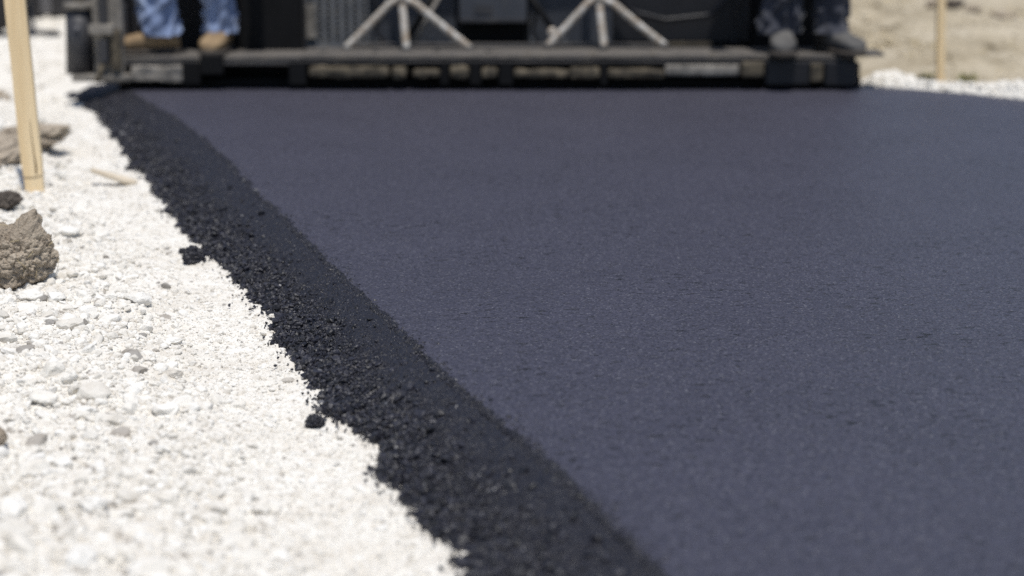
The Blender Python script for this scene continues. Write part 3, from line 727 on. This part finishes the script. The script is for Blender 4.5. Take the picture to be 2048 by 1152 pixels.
# handrail stands
def rail_stand(ua, legs, vfoot, Yf):
    root = bpy.data.objects.new('rail_stand', None); link(root, pv); root.empty_display_size = 0.05
    ap = loc3(ua, -6, Yf)
    for (u, v, dY) in legs:
        ft = loc3(u, v, Yf + dY); bm = bmesh.new(); mid = []
        for k in np.linspace(0, 1, 16):
            q = ap * (1 - k) + ft * k; q[2] += 0.016 * max(0, 1 - abs(k - 0.2) / (0.2 if k < 0.2 else 0.8)) ** 1.5 * (abs(u - ua) > 40)
            mid.append(q)
        add_pipe(bm, mid, 0.0155, 14)
        lg = bm_obj('leg', bm, M['tripod'], root, True)
        bm = bmesh.new(); add_tube(bm, ft + np.array([0, 0, -0.004]), ft + np.array([0, 0, 0.004]), 0.021, None, 12)
        bm_obj('foot', bm, M['tread_edge'], lg)
    bm = bmesh.new(); add_tube(bm, ap + np.array([0, 0, -0.02]), ap + np.array([0, 0, 0.85]), 0.020, None, 16); bm_obj('post', bm, M['tripod'], root, True)
    bm = bmesh.new(); add_tube(bm, ap + np.array([0, 0, -0.028]), ap + np.array([0, 0, 0.02]), 0.027, None, 16); bm_obj('socket', bm, M['tripod'], root, True)
    return root
rail_stand(803, [(690, 98, -0.02), (813, 99, -0.08), (941, 97, -0.02)], 97, W0 + 0.26)
rail_stand(1197, [(1094, 93, -0.02), (1208, 96, -0.08), (1331, 92, -0.02)], 93, W0 + 0.28)
bm = bmesh.new(); add_tube(bm, loc3(803, -6, W0 + 0.26) + np.array([-0.3, 0, 0.83]), loc3(1197, -6, W0 + 0.28) + np.array([0.3, 0, 0.83]), 0.019); bm_obj('handrail', bm, M['tripod'], pv, True)
# tractor behind
def lbox(name, x0, x1, y0, y1, z0, z1, m, bev=0.03):
    bm = bmesh.new(); add_box(bm, x0, x1, y0, y1, z0, z1, bev); return bm_obj(name, bm, m, pv)
lbox('tractor_body', -1.0, 1.0, 0.75, 3.4, 0.35, 1.35, M['black']); lbox('hopper', -1.3, 1.3, 3.42, 4.9, 0.4, 1.25, M['charcoal'], 0.06)
for sx in (-1, 1):
    bm = bmesh.new(); add_box(bm, sx * 0.95 - 0.16, sx * 0.95 + 0.16, 0.9, 3.2, -0.07, 0.30, 0.12); bm_obj('track', bm, M['rubber'], pv)
    bm = bmesh.new(); add_box(bm, sx * 0.62 - 0.05, sx * 0.62 + 0.05, 0.53, 1.6, 0.18, 0.32, 0.02); bm_obj('tow_arm', bm, M['charcoal'], pv)
bm = bmesh.new(); add_box(bm, -0.25, 0.25, 1.0, 1.45, 1.36, 1.5, 0.04); add_box(bm, -0.25, 0.25, 1.36, 1.45, 1.46, 1.95, 0.04); bm_obj('operator_seat', bm, M['void'], pv)

# ------------------------------------------------------------------ parked truck beyond the left corner
TY = float(PZ(95, 38, -0.04)[1])
tk = thing('parked_truck', 'grey truck low in the far left background, beyond the trailer wheel', 'truck', (PY(120, 40, TY)[0] - 1.2, TY, -0.04))
tl = np.array(tk.location)
for (wx, wy) in ((0.0, 0.0), (0.0, 1.9), (-3.6, 0.0), (-3.6, 1.9)):
    rad = 0.5; prof = [(0.30, 0.0), (0.44, -0.01), (0.49, 0.02), (0.50, 0.06), (0.50, 0.22), (0.49, 0.26), (0.44, 0.29), (0.30, 0.28)]
    rings = []
    for (rr_, yy) in prof:
        th = np.linspace(0, 2 * np.pi, 48, endpoint=False)
        tr = rr_ + (0.006 * (np.arange(48) % 2) if rr_ > 0.485 else 0)
        rings.append(np.stack([wx + tr * np.cos(th), np.full(48, wy + yy), 0.5 + tr * np.sin(th)], 1))
    V, T = loft_np(rings); wh = mesh_np('wheel', V, T, M['rubber'], tk, True)
    bm = bmesh.new(); add_tube(bm, (wx, wy + 0.02, 0.5), (wx, wy + 0.27, 0.5), 0.295, None, 32); add_tube(bm, (wx, wy - 0.02, 0.5), (wx, wy + 0.03, 0.5), 0.11, None, 20); bm_obj('rim', bm, M['greypaint'], wh, False)
def tbox(name, u0, u1, z0, z1, y0, y1, m, bev=0.01):
    bm = bmesh.new(); x0 = PY(u0, 50, TY)[0] - tl[0]; x1 = PY(u1, 50, TY)[0] - tl[0]
    add_box(bm, x0, x1, y0, y1, z0, z1, bev); return bm_obj(name, bm, m, tk)
tbox('side_skirt', -140, 104, 0.02, 0.62, 0.02, 0.10, M['greypaint'], 0.02)
tbox('mud_flap', 66, 82, 0.015, 0.6, -0.02, 0.0, M['charcoal'], 0.003)
tbox('tool_box', 106, 215, 0.02, 0.60, 0.0, 0.5, M['charcoal'], 0.02)
tbox('chassis', -2100, 215, 0.62, 0.85, 0.3, 1.7, M['charcoal'], 0.02)
tbox('dump_bed', -1100, 225, 1.05, 2.1, -0.05, 2.2, M['greypaint'], 0.05)
cab = tbox('cab', -2150, -1150, 0.75, 2.6, 0.0, 2.15, M['greypaint'], 0.15)
bm = bmesh.new(); add_box(bm, -4.9, -3.9, -0.03, 0.0, 1.7, 2.3, 0.01); bm_obj('window', bm, M['void'], cab)

# low trailer whose wheel stands at the frame edge, and a bar added as ground shadow
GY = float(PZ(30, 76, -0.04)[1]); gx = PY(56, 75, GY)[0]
tr = thing('trailer', 'dark trailer wheel on white gravel behind the leaning stake, with a bar as its shadow line', 'trailer', (gx - 0.30, GY, -0.04))
for wy in (0.0, 1.3):
    rings = []
    for (rr_, yy) in [(0.17, 0.0), (0.27, -0.005), (0.30, 0.02), (0.30, 0.16), (0.27, 0.185), (0.17, 0.18)]:
        th = np.linspace(0, 2 * np.pi, 40, endpoint=False); rings.append(np.stack([rr_ * np.cos(th), np.full(40, wy + yy), 0.30 + rr_ * np.sin(th)], 1))
    V, T = loft_np(rings); wh = mesh_np('wheel', V, T, M['rubber'], tr, True)
    bm = bmesh.new(); add_tube(bm, (0, wy + 0.01, 0.3), (0, wy + 0.17, 0.3), 0.168, None, 28); bm_obj('rim', bm, M['greypaint'], wh)
bm = bmesh.new(); add_box(bm, -1.6, 0.02, 0.22, 1.25, 0.30, 0.75, 0.02); bm_obj('bed', bm, M['charcoal'], tr)
bm = bmesh.new(); add_box(bm, -0.06, 0.02, -0.03, 0.06, 0.28, 0.62, 0.01); bm_obj('fender_stay', bm, M['charcoal'], tr)
bm = bmesh.new(); add_pipe(bm, [(0.0, 0.75, 0.42), (0.22, 0.3, 0.20), (0.32, 0.04, 0.03), (0.47, 0.01, 0.02)], 0.018, 10); bm_obj('shadow_bar', bm, M['charcoal'], tr, True)  # dark bar shaped to stand in for a shadow line

# ------------------------------------------------------------------ people
def wrinkled_leg(path, radii, seed, zfold=26, amp=0.012):
    n, m = 56, 130; rr = []
    P_ = np.array(path, float); K = np.linspace(0, 1, len(P_)); ks = np.linspace(0, 1, m)
    C_ = np.stack([np.interp(ks, K, P_[:, k]) for k in range(3)], 1); R_ = np.stack([np.interp(ks, K, [r_[0] for r_ in radii]), np.interp(ks, K, [r_[1] for r_ in radii])], 1)
    th = np.linspace(0, 2 * np.pi, n, endpoint=False)
    for i in range(m):
        low = np.clip(1.25 - (C_[i, 2] - P_[0, 2]) / 0.75, 0.25, 1)
        f = amp * low * (vnoise(2.2 * np.cos(th) + 5 + 0.8 * np.sin(th), C_[i, 2] * zfold + 1.6 * np.sin(th + seed), seed) + 0.6 * vnoise(3.5 * np.sin(th) + 9, C_[i, 2] * zfold * 1.7 - 2.0 * np.cos(th), seed + 3))
        rr.append(np.stack([C_[i, 0] + (R_[i, 0] + f) * np.cos(th), C_[i, 1] + (R_[i, 1] + f) * np.sin(th), np.full(n, C_[i, 2]) + 0.006 * vnoise(th * 2, 0.5, seed)], 1))
    return loft_np(rr)
def boot(name, ankle, yaw, m, parent, L=0.285, wd=0.052):
    st = [(-0.26, 0.030, 0.055), (-0.24, 0.036, 0.085), (-0.15, 0.036, 0.105), (0.0, 0.038, 0.105), (0.12, 0.041, 0.085), (0.30, 0.046, 0.068), (0.48, 0.051, 0.060), (0.60, 0.049, 0.056), (0.68, 0.041, 0.048), (0.725, 0.026, 0.036), (0.74, 0.010, 0.026)]
    def body(zlo, grow, cap=None):
        rings = []
        for (k, w_, h_) in st:
            h_ = h_ * 1.28
            th = np.linspace(0, 2 * np.pi, 28, endpoint=False); w2 = w_ * wd / 0.05 + grow; h2 = (h_ if cap is None else cap)
            cx_ = np.sign(np.cos(th)) * np.abs(np.cos(th)) ** 0.75 * w2
            cz_ = zlo + (h2 - zlo) * (0.5 + 0.5 * np.sign(np.sin(th)) * np.abs(np.sin(th)) ** 0.7)
            rings.append(np.stack([cx_, np.full(28, k * L + (grow if k > 0.7 else -grow if k < -0.25 else 0)), cz_], 1))
        return loft_np(rings)
    c, s = math.cos(yaw), math.sin(yaw)
    def place(V):  # local +y is the toe direction
        return np.stack([ankle[0] + V[:, 0] * c - V[:, 1] * s, ankle[1] + V[:, 0] * s + V[:, 1] * c, ankle[2] + V[:, 2]], 1)
    up = body(0.022, 0.0)
    th = np.linspace(0, 2 * np.pi, 28, endpoint=False)
    sh = loft_np([np.stack([0.042 * np.cos(th) * f_, -0.005 + 0.056 * np.sin(th) * f_, np.full(28, z_)], 1) for z_, f_ in ((0.05, 0.95), (0.09, 1.0), (0.13, 1.0), (0.17, 1.02), (0.20, 1.06))])
    V, T = join_np([up, sh]); b_ = mesh_np(name, place(V), T, m, parent, True)
    V, T = body(0.0, 0.004, 0.026); mesh_np('sole', place(V), T, M['sole'], b_, True)
    laces = []
    for k in range(4):
        zz = 0.075 + 0.022 * k; yy = 0.085 - 0.02 * k
        bm = bmesh.new(); pts = [place(np.array([[x_, yy - abs(x_) * 0.5, zz + 0.004]]))[0] for x_ in (-0.03, 0, 0.03)]
        add_pipe(bm, pts, 0.0022, 6); bm_obj('lace', bm, M['sole'], b_, True)
    return b_
def person(loc, fl, fr, yl, yr, jm, bmat, sm, label, seed, facing=-1):
    root = thing('person', label, 'person', loc)
    g = [np.array([fl[0], fl[1], 0]), np.array([fr[0], fr[1], 0])]
    hip = 0.92; f = facing                       # facing -1: towards the camera
    cx = (g[0] + g[1]) / 2
    # body: one skinned figure, root at the pelvis
    vs = [(cx[0], cx[1], 0.96), (cx[0], cx[1], 1.14), (cx[0], cx[1], 1.34), (cx[0], cx[1], 1.46), (cx[0], cx[1] + f * 0.02, 1.54), (cx[0], cx[1] + f * 0.035, 1.64), (cx[0], cx[1] + f * 0.03, 1.73)]
    rd = [0.14, 0.13, 0.15, 0.085, 0.056, 0.085, 0.075]; ed = [(i, i + 1) for i in range(6)]
    for s, gg in ((-1, g[0]), (1, g[1])):
        k = len(vs); vs += [(cx[0] + s * 0.09, cx[1], 0.90), (gg[0] * 0.55 + (cx[0] + s * 0.09) * 0.45, gg[1] + f * 0.03, 0.50), (gg[0], gg[1], 0.12)]
        rd += [0.095, 0.06, 0.042]; ed += [(0, k), (k, k + 1), (k + 1, k + 2)]
        k = len(vs); hx = cx[0] + s * 0.30
        vs += [(cx[0] + s * 0.17, cx[1], 1.42), (cx[0] + s * 0.26, cx[1] - f * 0.02, 1.14), (hx, cx[1] + f * 0.10, 0.92), (hx, cx[1] + f * 0.13, 0.85)]
        rd += [0.062, 0.044, 0.030, 0.036]; ed += [(3, k), (k, k + 1), (k + 1, k + 2), (k + 2, k + 3)]
        h = k + 3
        for q, (ox, ln) in enumerate(((-0.028, 0.07), (-0.009, 0.08), (0.010, 0.075), (0.027, 0.06))):
            k2 = len(vs); vs += [(hx + ox, cx[1] + f * 0.15, 0.82), (hx + ox, cx[1] + f * 0.16, 0.82 - ln * 0.5), (hx + ox * 0.9, cx[1] + f * 0.15, 0.82 - ln)]
            rd += [0.010, 0.009, 0.0075]; ed += [(h, k2), (k2, k2 + 1), (k2 + 1, k2 + 2)]
        k2 = len(vs); vs += [(hx - s * 0.035, cx[1] + f * 0.15, 0.855), (hx - s * 0.045, cx[1] + f * 0.175, 0.815)]; rd += [0.012, 0.009]; ed += [(h, k2), (k2, k2 + 1)]
    k = len(vs); vs += [(cx[0], cx[1] + f * 0.135, 1.635)]; rd += [0.012]; ed += [(5, k)]        # nose
    me = bpy.data.meshes.new('body'); me.from_pydata(vs, ed, []); o = link(bpy.data.objects.new('body', me), root); me.materials.append(M['skin'])
    md = o.modifiers.new('Skin', 'SKIN'); md.use_smooth_shade = True
    for i, d in enumerate(me.skin_vertices[0].data): d.radius = (rd[i], rd[i]); d.use_root = (i == 0)
    o.modifiers.new('Subdivision', 'SUBSURF').levels = 2
    # trousers
    parts = []
    for s, gg, sd in ((-1, g[0], seed), (1, g[1], seed + 7)):
        top = np.array([cx[0] + s * 0.095, cx[1], hip])
        kn = gg * 0.5 + np.array([top[0], top[1], 0]) * 0.5 + np.array([0, f * 0.03, 0.50])
        parts.append(wrinkled_leg([gg + (0, 0, 0.078), gg + (0, 0, 0.11), gg + (0, 0, 0.2), kn * 0.45 + (gg + (0, 0, 0.2)) * 0.55, kn, top], [(0.073, 0.083), (0.074, 0.082), (0.074, 0.078), (0.080, 0.082), (0.080, 0.084), (0.105, 0.12)], sd, 19, 0.024))
    th = np.linspace(0, 2 * np.pi, 40, endpoint=False)
    parts.append(loft_np([np.stack([cx[0] + a_ * np.cos(th), cx[1] + b_ * np.sin(th), np.full(40, z_)], 1) for z_, a_, b_ in ((0.84, 0.14, 0.10), (0.90, 0.19, 0.135), (1.0, 0.18, 0.13), (1.06, 0.17, 0.125))]))
    V, T = join_np(parts); mesh_np('trousers', V, T, jm, root, True)
    # shirt
    parts = [loft_np([np.stack([cx[0] + a_ * np.cos(th), cx[1] + b_ * np.sin(th) , np.full(40, z_)], 1) for z_, a_, b_ in ((1.0, 0.185, 0.14), (1.15, 0.18, 0.14), (1.32, 0.21, 0.15), (1.42, 0.20, 0.125), (1.48, 0.10, 0.09), (1.50, 0.07, 0.07))])]
    for s in (-1, 1):
        a_ = np.array([cx[0] + s * 0.17, cx[1], 1.42]); e_ = np.array([cx[0] + s * 0.245, cx[1] - f * 0.015, 1.19]); d = (e_ - a_) / np.linalg.norm(e_ - a_)
        u_ = np.cross(d, [0, 1, 0]); u_ /= np.linalg.norm(u_); w_ = np.cross(d, u_)
        parts.append(loft_np([a_ + (e_ - a_) * k + r_ * (np.cos(th)[:, None] * u_ + np.sin(th)[:, None] * w_) for k, r_ in ((-0.1, 0.05), (0, 0.075), (0.5, 0.072), (1, 0.07))]))
    V, T = join_np(parts); mesh_np('shirt', V, T, sm, root, True)
    # hair
    bm = bmesh.new(); bmesh.ops.create_uvsphere(bm, u_segments=24, v_segments=14, radius=1, matrix=Matrix.Translation((cx[0], cx[1] + f * 0.015, 1.705)) @ Matrix.Diagonal((0.092, 0.10, 0.10, 1)))
    bmesh.ops.delete(bm, geom=[v for v in bm.verts if (v.co.y - cx[1]) * f > 0.07 and v.co.z < 1.73 or v.co.z < 1.64], context='VERTS')
    bm_obj('hair', bm, M['hair'], root, True)
    boot('boot', g[0], yl, bmat, root); boot('boot', g[1], yr, bmat, root)
    return root
WY = W0 + 0.11
pL = PY(370, 110, WY); zL = PY(300, 113, W0)[2]
person((pL[0], WY, zL), (PY(320, 60, WY)[0] - pL[0], 0.0), (PY(433, 60, WY)[0] - pL[0], 0.10), math.radians(112), math.radians(176), M['jeans'], M['boot_tan'], M['shirt1'],
       'worker in light blue jeans and tan boots standing on the left end of the walkway', 3)
pR = PY(1610, 106, WY); zR = PY(1600, 110, W0)[2]
person((pR[0], WY, zR), (PY(1562, 60, WY)[0] - pR[0], 0.0), (PY(1664, 60, WY)[0] - pR[0], 0.01), math.radians(176), math.radians(203), M['jeans_dark'], M['boot_grey'], M['shirt2'],
       'worker in crumpled charcoal jeans and dusty boots on the right end of the walkway', 21)

# ------------------------------------------------------------------ debris and weeds on the right
def rclod(u, v, size, label, m, seed):
    p = PZ(u, v, 0.0)
    clod('dirt_clod', label, (p[0], p[1], float(ground_z(np.array(p[0]), np.array(p[1])))), size, m, seed, sub=4, zoff=size[2] * 0.4, group='dirt clods on the far right ground')
rclod(1866, 18, (0.05, 0.06, 0.032), 'far brown clod just left of the right stake', M['clod'], 11)
rclod(1908, 20, (0.065, 0.06, 0.035), 'dark far clod just right of the right stake', M['clod_dark'], 12)
rclod(1946, 22, (0.05, 0.06, 0.022), 'low brown far clod between two larger ones right of the stake', M['clod'], 13)
rclod(2004, 20, (0.09, 0.06, 0.026), 'wide brown far clod nearest the right frame edge', M['clod'], 14)
def weed(u, v, h, label, seed, m):
    p = PZ(u, v, 0.0); rr = random.Random(seed)
    o = thing('weed', label, 'plant', (p[0], p[1], float(ground_z(np.array(p[0]), np.array(p[1]))) - 0.005), 'weeds on the right ground')
    bm = bmesh.new()
    for k in range(70):
        a = rr.uniform(0, 6.28); l = h * rr.uniform(0.5, 1.1); lean = rr.uniform(0.1, 0.9); w = 0.004
        bx, by = rr.uniform(-0.04, 0.04), rr.uniform(-0.03, 0.03); pts = []
        for t_ in (0, 0.4, 0.75, 1.0):
            pts.append(Vector((bx + math.cos(a) * lean * l * t_ * t_, by + math.sin(a) * lean * l * t_ * t_, l * t_ * (1 - 0.3 * lean * t_))))
        sd = Vector((-math.sin(a), math.cos(a), 0)); prev = None
        for i, q in enumerate(pts):
            ww = w * (1 - i / 3.4); pr = (bm.verts.new(q - sd * ww), bm.verts.new(q + sd * ww))
            if prev: bm.faces.new((prev[0], prev[1], pr[1], pr[0]))
            prev = pr
    bm_obj('leaves', bm, m, o)
weed(1936, 150, 0.05, 'small green weed tuft right of the right stake, behind the gravel ridge', 1, M['dryweed'])
weed(1848, 138, 0.05, 'dull weed tuft left of the right stake, behind the gravel ridge', 2, M['dryweed'])

# short dead grass and dirt crumbs over the right ground
n = 9000
y = rng.uniform(6.0, 14.5, n); x = right_x(y) + 0.42 + rng.random(n) ** 1.3 * 5.0
k = fbm(x * 1.6, y * 1.1, 120, 3) > -0.05; x, y = x[k], y[k]; n = len(x)
z = ground_z(x, y); a = rng.uniform(0, 6.28, n); l = rng.uniform(0.02, 0.07, n); w_ = 0.0035
dx, dy = np.cos(a), np.sin(a)
p0 = np.stack([x - dy * w_, y + dx * w_, z], 1); p1 = np.stack([x + dy * w_, y - dx * w_, z], 1); p2 = np.stack([x + dx * l * 0.8, y + dy * l * 0.8, z + l * 0.55], 1)
V = np.stack([p0, p1, p2], 1).reshape(-1, 3); T = np.arange(3 * n).reshape(-1, 3)
o = mesh_np('dry_grass', V, T, M['straw']); tag(o, 'thin dead straw coloured grass lying on the right ground', 'grass', kind='stuff')
n = 2600
y = rng.uniform(6.0, 14.5, n); x = right_x(y) + 0.45 + rng.random(n) ** 1.2 * 5.0
rr_ = np.clip(rng.lognormal(math.log(0.012), 0.5, n), 0.004, 0.04)
p = scatter(P2, np.stack([x, y, ground_z(x, y)], 1), rr_, rng.random(n), 0.4)
o = mesh_np('dirt_crumbs', p[0], p[1], M['soil']); tag(o, 'dry beige dirt crumbs strewn over the right ground', 'dirt', kind='stuff')

# ------------------------------------------------------------------ light, sky, camera
S = Vector((0.05, -0.25, 0.965)).normalized()
sun = bpy.data.lights.new('sun', 'SUN'); sun.energy = 3.8; sun.angle = math.radians(0.55); sun.color = (1.0, 0.965, 0.91)
so = link(bpy.data.objects.new('sun', sun)); so.rotation_mode = 'QUATERNION'; so.rotation_quaternion = S.to_track_quat('Z', 'Y'); so.location = (-3, -3, 12)
w = bpy.data.worlds.new('World'); scene.world = w; w.use_nodes = True
nt = w.node_tree; sky = nt.nodes.new('ShaderNodeTexSky'); sky.sky_type = 'NISHITA'; sky.sun_disc = False
sky.sun_elevation = math.asin(S.z); sky.sun_rotation = math.atan2(S.x, S.y); sky.air_density = 1.0; sky.dust_density = 1.0; sky.ozone_density = 1.5
nt.links.new(sky.outputs[0], nt.nodes['Background'].inputs[0]); nt.nodes['Background'].inputs[1].default_value = 0.10
cam = bpy.data.cameras.new('camera'); cam.sensor_width = 36; cam.lens = F / 2048 * 36; cam.clip_start = 0.05; cam.clip_end = 3000
co = link(bpy.data.objects.new('camera', cam)); co.location = (0, 0, HC); co.rotation_euler = (math.pi / 2 - PITCH, 0, 0)
cam.dof.use_dof = True; cam.dof.aperture_fstop = 2.0; cam.dof.aperture_blades = 0
fp = PZ(1000, 610, 0.0); cam.dof.focus_distance = float(fp[1] * CP + (HC) * SP)
scene.camera = co
vs = scene.view_settings; vs.view_transform = 'Standard'; vs.look = 'None'; vs.exposure = 0.0; vs.gamma = 1.0; vs.use_curve_mapping = False
scene.cycles.use_denoising = False
scene.cycles.sample_clamp_indirect = 4.0
